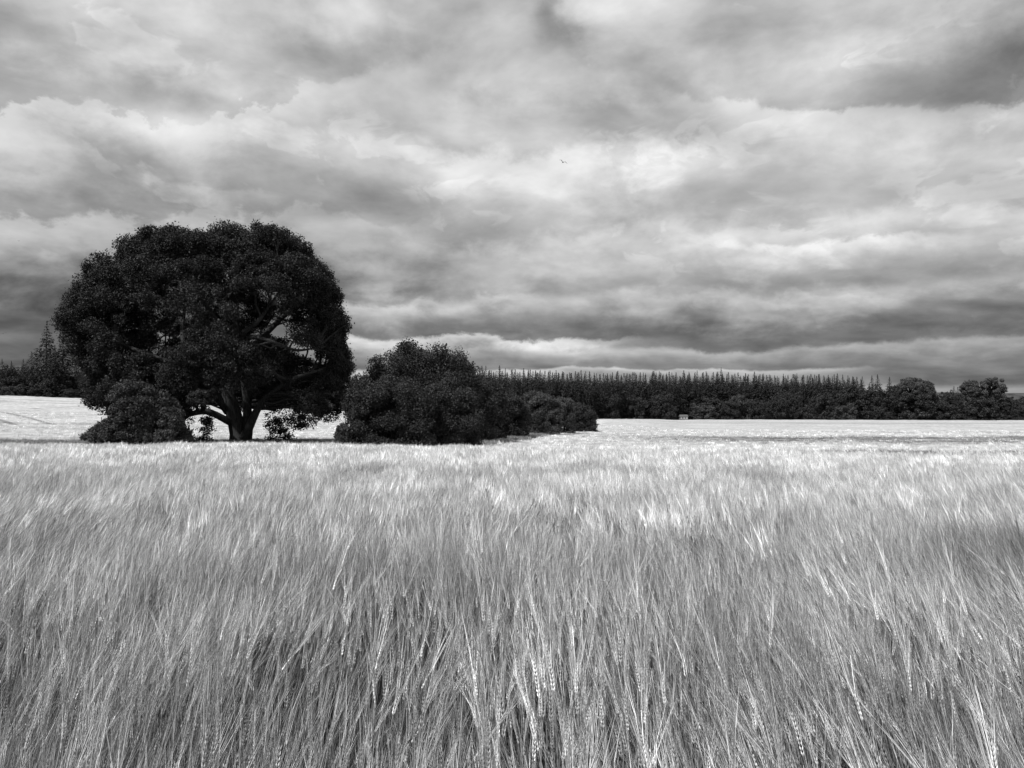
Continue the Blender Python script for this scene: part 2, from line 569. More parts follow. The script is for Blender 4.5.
def leaves(centres, radii, per, size, squash=.8, out=.6, g=rng, shell=.55):
    """leaf-sprig quads spread through clumps; returns (n,4,3)"""
    centres = np.asarray(centres, float); radii = np.asarray(radii, float)
    n = len(centres) * per
    c = np.repeat(centres, per, 0); r = np.repeat(radii, per)
    d = unit(g.normal(size=(n, 3)))
    rad = r * (shell + (1.12 - shell) * g.random(n) ** .7)
    p = c + d * rad[:, None] * np.array([1, 1, squash])
    nrm = unit(d * out + g.normal(size=(n, 3)) * .75 + np.array([0, 0, .25]))
    t = unit(np.cross(nrm, g.normal(size=(n, 3))))
    b = np.cross(nrm, t)
    s = (size * (.6 + .8 * g.random(n)))[:, None]
    asp = (.5 + .35 * g.random(n))[:, None]
    bend = nrm * s * (g.random(n)[:, None] - .5) * .5
    return np.stack([p - t * s * .5, p + b * s * .5 * asp + bend, p + t * s * .55, p - b * s * .5 * asp + bend], 1)

def curve_pts(a, b, sag=.0, n=5, jit=.0, g=rng):
    a = np.array(a); b = np.array(b)
    t = np.linspace(0, 1, n)[:, None]
    p = a + (b - a) * t
    p[:, 2] += sag * np.sin(np.pi * t[:, 0])
    p[1:-1] += g.normal(0, jit, (n - 2, 3))
    return p

# --- the oak
OD = 72.0
obase = at(240, 445, OD); obase[2] = float(ground_z(obase[0], OD))
S = OD / F
def op(px, py, dy=0.0):
    p = at(px, py, OD); p[1] += dy
    return p - obase
og = np.random.default_rng(21)
oak = bpy.data.objects.new('oak_tree', None); col.objects.link(oak); oak.location = obase
tag(oak, 'huge dark spreading oak with broad domed crown, tallest thing in the field', 'tree')
# silhouette: left and right half widths by row
ROW = np.array([222, 228, 238, 250, 265, 285, 305, 325, 345, 365, 385, 400, 412.])
LEFT = np.array([200, 168, 147, 119, 108, 78, 61, 57, 65, 76, 80, 92, 114.])
RIGHT = np.array([268, 290, 303, 312, 328, 339, 347, 353, 357, 358, 357, 355, 347.])
blobs = []; rads = []; lobes = []; sprays = []
GAPS = [(184, 326, 12), (176, 340, 8), (276, 314, 11), (268, 336, 10), (290, 344, 12), (302, 362, 9), (190, 300, 6), (130, 325, 6), (122, 346, 5), (200, 345, 6), (222, 330, 5), (212, 300, 5), (252, 318, 6)] + [(og.uniform(110, 330), og.uniform(285, 380), og.uniform(2.5, 5)) for _ in range(26)]
n_lobe = 0
for tries in range(20000):
    if n_lobe >= 275: break
    py = og.uniform(226, 408)
    l = np.interp(py, ROW, LEFT); r_ = np.interp(py, ROW, RIGHT)
    cx = 234.0
    th = og.uniform(0, 2 * math.pi)
    sx, sy = math.cos(th), math.sin(th)
    hw = (r_ - cx) if sx > 0 else (cx - l)
    dw = (r_ - l) / 2 * .80
    rr = og.uniform(0.88, 1.0) if og.random() < .85 else og.uniform(.4, .85)
    lr = og.uniform(1.5, 2.7)
    inset = lr / S * .95 * (1 - .10 * sy)
    if py < 222 + inset * 1.15: py = 222 + inset * og.uniform(1.1, 1.3)
    px = cx + sx * max(hw - inset, 2) * rr
    dyy = sy * max(dw - inset, 2) * rr * S
    if py > 385 and rr < .8: continue
    if py > 400 and 215 < px < 262: continue
    c0 = op(px, py, dyy)
    if any(np.linalg.norm(c0 - q_) < 1.0 for q_ in lobes): continue
    lobes.append(c0); n_lobe += 1
    for _ in range(int(7 + 1.6 * lr ** 2)):
        d = unit(og.normal(size=3) + np.array([sx * .9, sy * .9, .35]))
        rb = og.uniform(.40, .85)
        p = c0 + d * np.array([1, 1, .85]) * (lr - rb) * og.uniform(.75, 1.05)
        qx_, qy_ = 240 + p[0] / S, 445 - (p[2] + 0.0) / S
        if any((qx_ - gx_) ** 2 + (qy_ - gy_) ** 2 < (gr * .80 + rb / S * .62) ** 2 for gx_, gy_, gr in GAPS): continue
        blobs.append(p); rads.append(rb)
# low skirt of boughs: left sweep and right sprays
for (px, py, dy, rd) in [(150, 392, -4, 1.3), (160, 402, -3, 1.2), (172, 396, -6, 1.4), (185, 404, -5, 1.3), (140, 400, -2, 1.2), (195, 392, -7, 1.5), (210, 398, -6, 1.3),
                         (168, 416, -2, .9), (180, 420, -1, .8), (192, 414, -3, .9), (204, 410, -3, .9), (176, 432, 0, .8), (186, 438, 0, .7), (196, 442, 0, .6), (168, 440, 1, .9), (160, 430, 1, 1.0), (210, 428, -1, .5), (214, 418, -2, .5),
                         (262, 425, 2, .9), (274, 420, 1, .9), (284, 428, 0, .8), (272, 436, 1, .9), (262, 441, 1, .7), (290, 420, 0, .7), (282, 440, 1, .6), (296, 414, 0, .6), (300, 426, 0, .4), (205, 440, 0, .5),
                         (120, 402, 0, 1.1), (100, 372, 0, 1.3), (90, 382, 2, 1.0), (225, 392, -8, 1.2), (240, 396, -9, 1.0), (212, 386, -8, 1.4), (322, 412, 0, 1.1), (335, 404, 1, 1.2), (305, 408, 2, 1.0)]:
    if py >= 410:
        for _ in range(7): sprays.append(op(px, py, dy) + og.normal(size=3) * rd * np.array([.62, .5, .5]))
        continue
    for _ in range(int(6 + 9 * rd)):
        r1 = og.uniform(.14, .34)
        blobs.append(op(px, py, dy) + unit(og.normal(size=3)) * rd * og.uniform(.2, 1.25) * np.array([1.15, 1, .95])); rads.append(r1)
blobs = np.array(blobs); rads = np.array(rads)
mb = MB()
print('oak blobs', len(blobs))
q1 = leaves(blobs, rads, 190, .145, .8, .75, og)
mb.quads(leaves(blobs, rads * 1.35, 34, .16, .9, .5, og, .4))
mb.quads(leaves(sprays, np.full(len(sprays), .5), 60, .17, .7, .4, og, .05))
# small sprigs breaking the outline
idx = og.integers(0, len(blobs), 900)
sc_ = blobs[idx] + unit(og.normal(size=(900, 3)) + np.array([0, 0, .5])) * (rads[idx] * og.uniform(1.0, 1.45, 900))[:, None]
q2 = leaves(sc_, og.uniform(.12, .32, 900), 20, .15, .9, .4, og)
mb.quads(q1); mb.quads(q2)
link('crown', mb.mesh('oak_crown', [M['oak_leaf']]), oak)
mb = MB()
def limb(pts, r0, r1, sides=8):
    P = np.array([op(*p) for p in pts])
    # resample smoothly
    t = np.linspace(0, len(P) - 1, len(P) * 4)
    Q = np.stack([np.interp(t, np.arange(len(P)), P[:, k]) for k in range(3)], 1)
    for _ in range(2):
        Q[1:-1] = (Q[:-2] + 2 * Q[1:-1] + Q[2:]) / 4
    mb.tube(Q, np.linspace(r0, r1, len(Q)), sides)
    return Q
limbs = []
tb = np.array([[0, 0, -.3], [0, 0, .3], [-.15, 0, 1.2], [-.5, 0, 2.6], [-.9, -.1, 4.0], [-1.2, -.2, 5.4]])
mb.tube(tb, [1.3, 1.0, .80, .70, .66, .5], 14); limbs.append(tb)
limbs.append(limb([(244, 450), (248, 432), (246, 412, .4), (244, 392, .6), (240, 360), (236, 320), (234, 280, 1), (236, 245, 1)], .56, .1, 10))
limbs.append(limb([(228, 412), (218, 392, -1), (205, 370, -2), (190, 340, -2), (176, 305, 2), (168, 265, 3)], .40, .08))
limbs.append(limb([(246, 438, -.5), (254, 424, -1), (262, 408, -1.2), (275, 394, -2), (300, 380, -3), (325, 372, -3)], .48, .12))
limbs.append(limb([(242, 375), (252, 351, -3), (261, 337, -5), (274, 329, -5), (280, 315, -4), (290, 295, -3)], .36, .1))
limbs.append(limb([(258, 343, -4), (272, 341, -5), (290, 346, -5), (308, 354, -4), (325, 350, -3)], .24, .07))
limbs.append(limb([(252, 351, 2), (270, 350, 4), (296, 360, 5), (322, 366, 5)], .32, .08))
limbs.append(limb([(226, 400), (200, 388, 3), (170, 378, 4), (130, 366, 4), (95, 350, 3)], .5, .1))
limbs.append(limb([(205, 370, -2), (180, 362, -4), (150, 350, -4), (115, 335, -3)], .3, .08))
limbs.append(limb([(232, 422, -.5), (216, 410, -2), (198, 414, -2.5), (184, 430, -2), (174, 444, -2)], .34, .1))
limbs.append(limb([(196, 352, -2), (186, 330, 1), (184, 300, 3), (188, 270, 4)], .3, .08))
limbs.append(limb([(238, 340), (222, 318, 3), (212, 290, 5), (206, 255, 6)], .35, .08))
limbs.append(limb([(238, 350), (236, 330, -4), (226, 300, -7), (222, 270, -4)], .35, .08))
limbs.append(limb([(240, 360), (262, 320, 4), (285, 290, 6), (305, 280, 6)], .38, .08))
allp = np.concatenate([l[3:] for l in limbs])
for i in range(0, len(blobs), 4):
    b = blobs[i]
    cand = allp[allp[:, 2] < b[2] + .6]
    if b[1] < -4 and i % 6: continue
    if b[2] < 3.2 and i % 16: continue
    if len(cand) == 0: continue
    k = cand[np.argmin(((cand - b) ** 2).sum(1))]
    dd = np.linalg.norm(b - k)
    if dd < .5 or dd > 9: continue
    mb.tube(curve_pts(k, b, dd * .08, 5, dd * .05, og), np.linspace(.05 + dd * .018, .025, 5), 5, cap=False)
link('trunk', mb.mesh('oak_trunk', [M['bark']], True), oak)

# --- generic broadleaf bush or tree from a px outline box
def broadleaf(name, label, cat, x0, x1, ytop, ybase, depth, mat, nb=60, per=90, leaf=.28, seed=1, group=None, trunk=True, low=0.0, rad=None, lumps=None, depthscale=.9, bottom=None):
    g = np.random.default_rng(seed)
    cx = (x0 + x1) / 2
    s = depth / F
    base = at(cx, ybase, depth); base[2] = float(ground_z(base[0], depth))
    root = bpy.data.objects.new(name, None); col.objects.link(root); root.location = base
    top = at(cx, ytop, depth)[2] - base[2]
    bot = (at(cx, bottom, depth)[2] - base[2]) if bottom else low * top
    hw = (x1 - x0) / 2 * s
    rad = rad or max(.35, min(hw, top) * .2)
    if lumps is None: lumps = [(0, 0, 1, 1)]
    C = []; Rr = []
    for (lx, ly, lw, lh) in lumps:      # centre x (-1..1), depth, width, height fractions
        W_, H_ = hw * lw, (top - bot) * lh
        LR = min(W_, H_) * .34
        LR *= .8
        nl = int(16 + 24 * lw * lh * (W_ + H_) / (2 * max(LR, .3)) * .35)
        for _ in range(nl):
            lr = LR * g.uniform(.45, 1.4)
            d = g.normal(size=3); d = d / (np.abs(d) ** 2.5).sum() ** .4
            if d[2] < 0 and g.random() < .55: d[2] = -d[2]
            k = g.uniform(.74, .98 if bottom else 1.12)
            zc = bot + H_ * .42
            up = H_ * .58 if d[2] > 0 else H_ * .40
            w = max(W_ - lr, .2)
            c0 = np.array([lx * hw + d[0] * w * k, ly * hw + d[1] * w * depthscale * k, zc + d[2] * max(up - lr * .9, .2) * k])
            c0[2] = max(c0[2], lr * .5)
            for _ in range(int(6 + nb / 14)):
                r = rad * g.uniform(.35, .75)
                dd = unit(g.normal(size=3) + np.array([d[0], d[1], .45]) * .8)
                C.append(c0 + dd * np.array([1.15, 1.15, .85]) * max(lr - r * .6, .05) * g.uniform(.55, 1.1 if bottom else 1.35)); Rr.append(r)
                if C[-1][2] < r * .4: C[-1][2] = r * .4
        if not bottom:
            for _ in range(int(nb * .5)):
                a = g.uniform(0, 6.28); r = rad * g.uniform(.3, .6)
                wk = W_ * g.uniform(.75, 1.0)
                C.append(np.array([lx * hw + math.cos(a) * wk, ly * hw + math.sin(a) * wk * depthscale, g.uniform(r * .3, H_ * .22)])); Rr.append(r)
    mb = MB()
    leaf = leaf * .62; per = max(24, int(min(per * 1.1, 150000 / len(C))))
    mb.quads(leaves(C, Rr, int(per * .75), leaf, .82, .8, g)); 
    if not bottom:
        mb.quads(leaves(C, np.array(Rr) * 1.45, int(per * .3), leaf, .82, .6, g, .3))
        Ca = np.array(C); hi = Ca[:, 2] > np.percentile(Ca[:, 2], 25)
        pick_ = np.nonzero(hi)[0][g.integers(0, hi.sum(), 90)]
        P = []; Q = []
        for i_ in pick_:            # free shoots breaking the outline
            d_ = unit(np.array([Ca[i_][0] * .5 / hw, Ca[i_][1] * .5 / hw, .9]) + g.normal(0, .35, 3)); L_ = min(rad, .9) * g.uniform(.5, 1.3)
            for q_ in np.linspace(.4, 1, 5): P.append(Ca[i_] + d_ * L_ * q_); Q.append(.16 * rad * (1.3 - q_))
        mb.quads(leaves(P, Q, 7, leaf * .9, 1.2, .3, g, .1))
    m = min(len(C), 60); ii = g.integers(0, len(C), m * 2)
    C = np.array(C); Rr = np.array(Rr)
    sp = C[ii] + unit(g.normal(size=(m * 2, 3)) + np.array([0, 0, .5])) * (Rr[ii] * 1.1)[:, None]
    mb.quads(leaves(sp, np.full(m * 2, rad * .25), 14, leaf * .8, 1, .4, g))
    link('crown', mb.mesh(name + '_crown', [mat]), root)
    mb = MB()
    tr = max(.06, top * .022)
    mb.tube([[0, 0, -.2], [0.05, 0, top * .25], [0, .05, top * .55], [0, 0, top * .8]], [tr * 1.4, tr, tr * .8, tr * .3], 7)
    for i in range(0, len(C), max(1, len(C) // 26)):
        z = min(C[i][2] * .6, top * .6)
        mb.tube(curve_pts([0, 0, max(z, .2)], C[i], .1, 4, .05, g), np.linspace(tr * .45, tr * .12, 4), 4, cap=False)
    link('trunk', mb.mesh(name + '_trunk', [M['bark']], True), root)
    tag(root, label, cat, group)
    return root

broadleaf('hawthorn_tree', 'low greyish hawthorn with drooping layered boughs at the left foot of the oak', 'tree', 88, 186, 380, 446, 60.5, M['thorn_leaf'], 190, 80, .22, 31,
          rad=.5, lumps=[(-.62, 0, .42, .42), (-.35, .1, .45, .62), (-.05, 0, .5, 1.0), (.35, .1, .5, .85), (.68, 0, .36, .55), (-.2, -.1, .6, .5)])
broadleaf('domed_tree', 'dark dome-crowned tree rising behind the big thicket right of the oak', 'tree', 358, 490, 340, 446, 84, M['bush_leaf'], 190, 110, .30, 34, rad=1.3,
          lumps=[(-.30, 0, .56, .97), (-.05, 0, .60, 1.0), (.10, .1, .60, .99), (.28, 0, .56, .95), (-.62, 0, .36, .76), (.52, .1, .40, .80), (.78, .1, .3, .62)])
broadleaf('thicket_bush', 'big broad rounded bush at the field edge, widest in the thicket', 'bush', 347, 436, 377, 447, 66, M['bush_leaf'], 130, 110, .23, 35, rad=.95,
          lumps=[(-.45, 0, .55, .93), (.05, 0, .6, 1.0), (.55, 0, .5, .86)])
broadleaf('thicket_bush', 'rounded bush with paler top at the right end of the big thicket', 'bush', 416, 482, 382, 447, 68, M['bush_leaf'], 110, 110, .23, 36, rad=.95,
          lumps=[(-.3, 0, .65, 1.0), (.35, .1, .6, .9)])
broadleaf('sapling_bush', 'small loose pale shrub sticking out at the left foot of the thicket', 'bush', 336, 350, 425, 447, 65, M['pale_leaf'], 10, 30, .2, 37, rad=.35)
broadleaf('hedge_bush', 'tall grey-leaved bush just behind the right end of the thicket', 'bush', 470, 504, 382, 441, 95, M['bush_leaf'], 90, 90, .3, 38, rad=1.0)
broadleaf('hedge_bush', 'bush with pale crest between the thicket and the round pale bush', 'bush', 492, 527, 394, 434, 112, M['bush_leaf'], 90, 90, .32, 39, rad=1.0)
broadleaf('hedge_bush', 'shadowed filler bush deep behind the hedge line', 'bush', 458, 490, 384, 436, 108, M['wood_leaf'], 80, 80, .34, 40, rad=1.1)
broadleaf('round_bush', 'large round bush with pale lit top halfway along the margin', 'bush', 519, 562, 393, 431, 128, M['pale_leaf'], 110, 90, .3, 41, rad=.8,
          lumps=[(-.28, 0, .66, 1.0), (.36, 0, .56, .93)])
broadleaf('round_bush', 'pale domed bush touching the right side of the largest round one', 'bush', 553, 575, 397, 429, 138, M['pale_leaf'], 80, 80, .3, 42, rad=.75)
broadleaf('round_bush', 'lowest dark bush ending the hedge line at the field corner', 'bush', 566, 597, 404, 427, 150, M['bush_leaf'], 80, 80, .34, 43, rad=1.0,
          lumps=[(-.3, 0, .7, 1.0), (.4, 0, .55, .8)])

# --- conifers
def conifer_parts(h, w, seed, leaf=.55, layers=26, droop=.35, per=26, bare=.06):
    g = np.random.default_rng(seed)
    mb = MB(); tw = MB()
    for L_ in range(layers):
        t = 1 - (1 - (L_ + .5) / layers) ** 1.25
        z = h * (bare + (1 - bare) * t)
        r = w * min((1 - t) * 2.0, 1.0) ** 1.1 * g.uniform(.7, 1.15) + .05
        nbr = max(4, int(8 * (1 - t) + 5))
        ph = g.uniform(0, 6.28)
        for b in range(nbr):
            a = ph + 2 * math.pi * b / nbr + g.uniform(-.25, .25)
            rb = r * g.uniform(.7, 1.15)
            d = np.array([math.cos(a), math.sin(a), 0])
            m = max(7, int(per * rb / w))
            k = np.sqrt(g.random(m)) * 1.0
            P = d * (rb * k)[:, None] + g.normal(0, .05 + .09 * rb, (m, 3))
            P[:, 2] += z - droop * rb * k + .12 * rb * k ** 3
            n = unit(g.normal(size=(m, 3)) * .55 + np.array([0, 0, 1.0]) + d * .4)
            tt = unit(d + g.normal(size=(m, 3)) * .35 + np.array([0, 0, -droop]))
            bb = np.cross(n, tt)
            s = (leaf * (.4 + .6 * min(1, (1 - t) * 4)) * g.uniform(.6, 1.25, m))[:, None]
            mb.quads(np.stack([P - tt * s * .6, P + bb * s * .33, P + tt * s * .75, P - bb * s * .33], 1))
    # leader
    mb.quads(leaves(np.array([[0, 0, h * (1 - .018 * i)] for i in range(6)]), np.array([.03, .05, .08, .12, .16, .2]), 6, .26, 2.4, .4, g))
    tw.tube([[0, 0, -.3], [0, 0, h * .5], [0, 0, h * .995]], [h * .014, h * .008, .03], 6)
    return mb.mesh('spruce_crown', [M['needle']]), tw.mesh('spruce_trunk', [M['bark']], True)

PROTO = [conifer_parts(20, w, 60 + i, .50, lay, dr, 34) for i, (w, lay, dr) in enumerate([(4.2, 24, .35), (3.7, 26, .42), (4.6, 22, .3), (4.0, 25, .5), (3.5, 27, .3)])]
def conifer(px, ytop, depth, label, group, k=None, wid=1.0, rz=None):
    k = int(rng.integers(0, len(PROTO))) if k is None else k
    p = at(px, ytop, depth)
    gzv = float(ground_z(p[0], depth))
    h = p[2] - gzv
    root = bpy.data.objects.new('spruce_tree', None); col.objects.link(root)
    root.location = (p[0], depth, gzv)
    s = h / 20
    root.scale = (s * wid, s * wid, s)
    root.rotation_euler = (rng.normal(0, .018), rng.normal(0, .018), rng.uniform(0, 6.28))
    link('crown', PROTO[k][0], root); link('trunk', PROTO[k][1], root)
    tag(root, label, 'tree', group)
    return root

# treetop line of the plantation
TX = np.array([455, 500, 540, 600, 650, 700, 760, 800, 850, 880, 1040.])
TY = np.array([369, 369, 371, 373, 373, 373, 374, 374.5, 377, 380, 384.])
n_con = 0
for row in range(3):
    x = 452.0 + row * 2
    while x < 862:
        depth = np.interp(x, [450, 600, 650, 700, 900], [235, 312, 372, 410, 424]) + row * 9 + rng.uniform(-3, 3)
        yt = np.interp(x, TX, TY) + rng.normal(.4, 1.9) + [2.4, .3, .6][row]
        zone = [z for lim, z in [(500, 'above the right end of the thicket'), (545, 'above the large round pale bush'), (597, 'above the low end of the hedge line'),
                                 (645, 'in the open stretch over the field corner'), (680, 'above the pale-crested tree left of the cabin'), (722, 'above the pale cabin and its bushes'),
                                 (765, 'above the pale-tipped edge tree'), (812, 'where edge trees climb against the spruces'), (900, 'near the broken right end of the tops')] if x < lim][0]
        conifer(x, yt, depth, ['dark spruce of the front rank ', 'dark spruce of the middle rank ', 'dark spruce of the back rank '][row] + zone,
                ['front rank of plantation spruces', 'middle rank of plantation spruces', 'back rank of plantation spruces'][row], wid=rng.uniform(.7, 1.3))
        n_con += 1
        x += [rng.uniform(3.0, 7.6), rng.uniform(3.5, 7.5), rng.uniform(2.4, 5.4)][row]
# single tops standing out at the right
for (x, yt, lab) in [(838, 373.5, 'spruce with a sharp tip left of the gap in the wood on the right'), (828, 375, 'spruce just left of the sharp-tipped one at the end of the plantation'),
                     (847, 379, 'short spruce low in the notch of the right-hand treetops'), (852, 376.5, 'pointed spruce after the notch in the right-hand treetops'),
                     (862, 379, 'small spruce tip alone between two groups at right'), (872, 375.5, 'left spruce of the paired high tops at right'), (878, 374.5, 'right and higher spruce of the paired high tops at right'),
                     (889, 377, 'narrow spruce just left of the round-topped ash trees'), (953, 386, 'low narrow spruce tip in the gap left of the twin round trees'), (959, 387, 'lowest spruce tip touching the twin round trees')]:
    conifer(x, yt, 404 + rng.uniform(0, 14), lab, 'spruces at the right end of the wood', wid=1.1)
    
# left-hand wood: one tall ragged fir and its neighbours
fir_c, fir_t = conifer_parts(20, 3.9, 91, .5, 22, .5, 44, .06)
PROTO.append((fir_c, fir_t))
conifer(47.5, 321.5, 262, 'tall ragged pointed fir left of the oak', None, 5, 1.0)
conifer(63, 335, 266, 'broad fir half hidden by the left edge of the oak crown', None, 5, 1.3)
conifer(33, 352, 268, 'shorter fir standing left of the tall ragged fir', None, 2, 1.2)
conifer(23, 359, 270, 'small narrow fir poking from the left-hand wood', None, 1, 1.0)
conifer(3, 359, 270, 'dark fir at the very left edge of the picture', None, 0, 1.2)
conifer(12, 361, 272, 'low fir beside the leftmost one', None, 3, 1.1)
conifer(55, 345, 258, 'leaning-shouldered fir between the ragged fir and the broad fir', None, 3, 1.2)

# --- woodland broadleaves: a few crown meshes reused along the wood edge
def crown_mesh(seed, mat, bumps=9):
    g = np.random.default_rng(seed)
    C = []; Rr = []
    for _ in range(bumps):
        a = g.uniform(0, 6.28); rr = g.uniform(.15, .55)
        lc = np.array([math.cos(a) * rr * .5, math.sin(a) * rr * .5, g.uniform(.35, .72)])
        lr = g.uniform(.22, .34)
        for _ in range(13):
            d = unit(g.normal(size=3)); d[2] = abs(d[2]) * .9 if g.random() < .7 else d[2]
            C.append(lc + d * lr * g.uniform(.7, 1)); Rr.append(g.uniform(.05, .10))
    C = np.array(C)
    C[:, 2] = (C[:, 2] - C[:, 2].min()); C[:, 2] *= .93 / C[:, 2].max()
    for _ in range(40):
        a = g.uniform(0, 6.28)
        C = np.concatenate([C, [[math.cos(a) * g.uniform(.2, .42), math.sin(a) * g.uniform(.2, .42), g.uniform(.04, .3)]]]); Rr.append(.09)
    k = .5 / np.abs(C[:, :2]).max(); C[:, :2] *= k
    mb = MB()
    mb.quads(leaves(C, Rr, 60, .042, .85, .8, g))
    return mb.mesh('woodland_crown', [mat])
def trunk_mesh(seed):
    g = np.random.default_rng(seed); mb = MB()
    mb.tube([[0, 0, -.02], [0, 0, .3], [.01, 0, .6], [0, 0, .85]], [.03, .022, .016, .006], 6)
    for _ in range(12):
        a = g.uniform(0, 6.28); z = g.uniform(.25, .6)
        mb.tube(curve_pts([0, 0, z], [math.cos(a) * .3, math.sin(a) * .3, z + g.uniform(.1, .3)], .02, 4, .01, g), [.01, .008, .005, .003], 4, cap=False)
    return mb.mesh('woodland_trunk', [M['bark']], True)
CR = [crown_mesh(100 + i, [M['wood_leaf'], M['wood_leaf'], M['bush_leaf'], M['pale_leaf']][i % 4]) for i in range(8)]
TR = [trunk_mesh(200 + i) for i in range(2)]
def wood_tree(px, wpx, ytop, depth, label, group=None, k=0, name='woodland_tree', cat='tree'):
    p = at(px, ytop, depth); z0 = float(ground_z(p[0], depth))
    h = p[2] - z0; w = wpx * depth / F
    root = bpy.data.objects.new(name, None); col.objects.link(root)
    root.location = (p[0], depth, z0); root.scale = (w, w, h)
    root.rotation_euler = (0, 0, rng.uniform(0, 6.28))
    link('crown', CR[k % 8], root); link('trunk', TR[k % 2], root)
    tag(root, label, cat, group)
    return root

# (x, width, top y, depth offset, kind, label)
EDGE = [
    (608, 24, 392, -6, 0, 'dark leafy tree at the foot of the spruces where the field corner opens'),
    (632, 26, 394, -8, 1, 'dark leafy tree left of the pale-topped tree by the cabin'),
    (661, 30, 391, -12, 2, 'broad tree with pale crest left of the small pale cabin'),
    (671, 13, 405, -12, 4, 'low bush tucked against the left side of the small pale cabin'),
    (702, 28, 403, -10, 7, 'low pale bush right of the small pale cabin'),
    (707, 40, 396, 0, 5, 'wide dark tree behind the pale bush right of the cabin'),
    (728, 26, 400, -8, 1, 'rounded dark bush two crowns right of the cabin'),
    (741, 24, 394, -4, 3, 'tree with a pale tip in the middle of the wood edge'),
    (757, 24, 398, -9, 0, 'dark full tree right of the pale-tipped one'),
    (774, 24, 393, -6, 4, 'tall-shouldered tree in the wood edge left of centre-right'),
    (792, 22, 388, -4, 2, 'tall leafy tree standing up against the spruces at right of centre'),
    (809, 26, 396, -7, 6, 'rounded tree below the last even run of spruce tops'),
    (826, 28, 391, -6, 1, 'broad dark tree below the sharp-tipped spruce'),
    (843, 24, 403, -14, 7, 'low pale bush with white stems at the wood foot'),
    (848, 26, 388, 0, 0, 'dark tree filling the notch below the short spruce'),
    (864, 26, 387, -3, 5, 'dark tree below the lone spruce tip on the right'),
    (880, 26, 388, -6, 4, 'dark tree below the paired spruce tops'),
    (895, 16, 384, 2, 1, 'narrow black-shadowed tree left of the ash trees'),
    (916, 40, 390, -12, 2, 'bushy lower tree in front of the joined ash pair'),
    (941, 22, 391, -4, 0, 'low tree in the dip right of the ash pair'),
    (954, 20, 390, 0, 4, 'low dark tree under the twin small spruce tips'),
    (980, 40, 396, -14, 1, 'dark bushy growth in front of the twin round-headed trees'),
    (1006, 24, 398, -6, 5, 'pale-twigged low tree right of the twin round-headed trees'),
    (1022, 24, 397, -4, 0, 'low tree cut by the right edge of the picture'),
    (1042, 30, 396, -2, 2, 'low tree just outside the right edge'),
    (946, 30, 400, -14, 5, 'low dark bush between the ash pair and the twin round-headed trees'),
    (1012, 30, 404, -16, 4, 'lowest scrub bush at the far right of the wood foot'),
]
for i, (x, w, yt, dd, k, lab) in enumerate(EDGE):
    if x > 1030: continue
    depth = np.interp(x, [600, 700, 900, 1040], [318, 397, 413, 418]) + dd
    if x < 650: depth = np.interp(x, [590, 650], [300, 352])
    depth = max(depth, np.interp(x, [600, 700, 1024], [290, 385, 400]) + 4)
    wood_tree(x, w, yt, depth, lab, None, k)
for (x0, x1, yt, dep, sd_, lab) in [(897, 924, 375.5, 404, 71, 'high round-topped ash tree, left and taller of the joined pair'),
                            (913, 936, 379, 407, 72, 'round-topped ash tree joined to the right of the taller one'),
                            (961, 982, 379, 408, 73, 'left and lower of the twin round-headed trees at the far right'),
                            (980, 1006, 376, 406, 74, 'right and higher of the twin round-headed trees at the far right')]:
    broadleaf('ash_tree', lab, 'tree', x0, x1, yt, 419, dep, M['pale_leaf'], 60, 60, .7, sd_, rad=1.6, bottom=404)
# more crowns behind that, closing the wood at the right
for x in np.arange(885, 1045, 13):
    wood_tree(x + rng.uniform(-3, 3), 22, 393 + rng.uniform(-2, 3), 440 + rng.uniform(-8, 8), 'dim leafy tree in the second rank at the right end of the wood', 'second rank trees at the right end of the wood', int(rng.integers(0, 8)))
# wood behind the thicket and behind the oak
for i, x in enumerate(np.arange(250, 470, 13)):
    wood_tree(x + rng.uniform(-4, 4), 24, np.interp(x, [250, 340, 380, 470], [376, 372, 369, 372]) + rng.uniform(-3, 3), 268 + rng.uniform(-8, 8),
              'dark distant tree glimpsed between the oak and the thicket', 'trees glimpsed behind the oak and thicket', int(rng.integers(0, 8)))
LW = [(4, 26, 374, 'leafy tree at the left picture edge below the firs'), (20, 24, 377, 'dark leafy tree second from the left edge'), (34, 20, 372, 'pale-speckled tree below the short fir'),
      (48, 24, 378, 'leafy tree below the tall ragged fir'), (60, 22, 370, 'tree with lit crown below the broad fir'), (74, 24, 374, 'tree at the left edge of the oak, by the field top'),
      (88, 26, 368, 'dark tree showing under the oak crown at left'), (12, 22, 384, 'low bush at the foot of the left-hand wood'), (42, 26, 386, 'low bush at the wood foot below the tall fir'),
      (70, 18, 388, 'low pale bush at the top corner of the left field')]
for i, (x, w, yt, lab) in enumerate(LW):
    wood_tree(x, w, yt, 262 - (6 if yt > 380 else 0) + (i % 3) * 2, lab, None, i)
for x in np.arange(-30, 260, 10):
    wood_tree(x + rng.uniform(-4, 4), 26, np.interp(x, [0, 100, 260], [366, 372, 378]) + rng.uniform(-3, 3), 280 + rng.uniform(-6, 6),
              'dim tree behind the leafy front rank of the left-hand wood' if x < 75 else 'dim far tree showing only through gaps under the oak crown', 'second rank trees of the left-hand wood', int(rng.integers(0, 8)))
wood_tree(656.5, 3.6, 416.6, 372, 'tiny lone dark bush standing out in the far edge of the field', None, 1, 'lone_bush', 'bush')


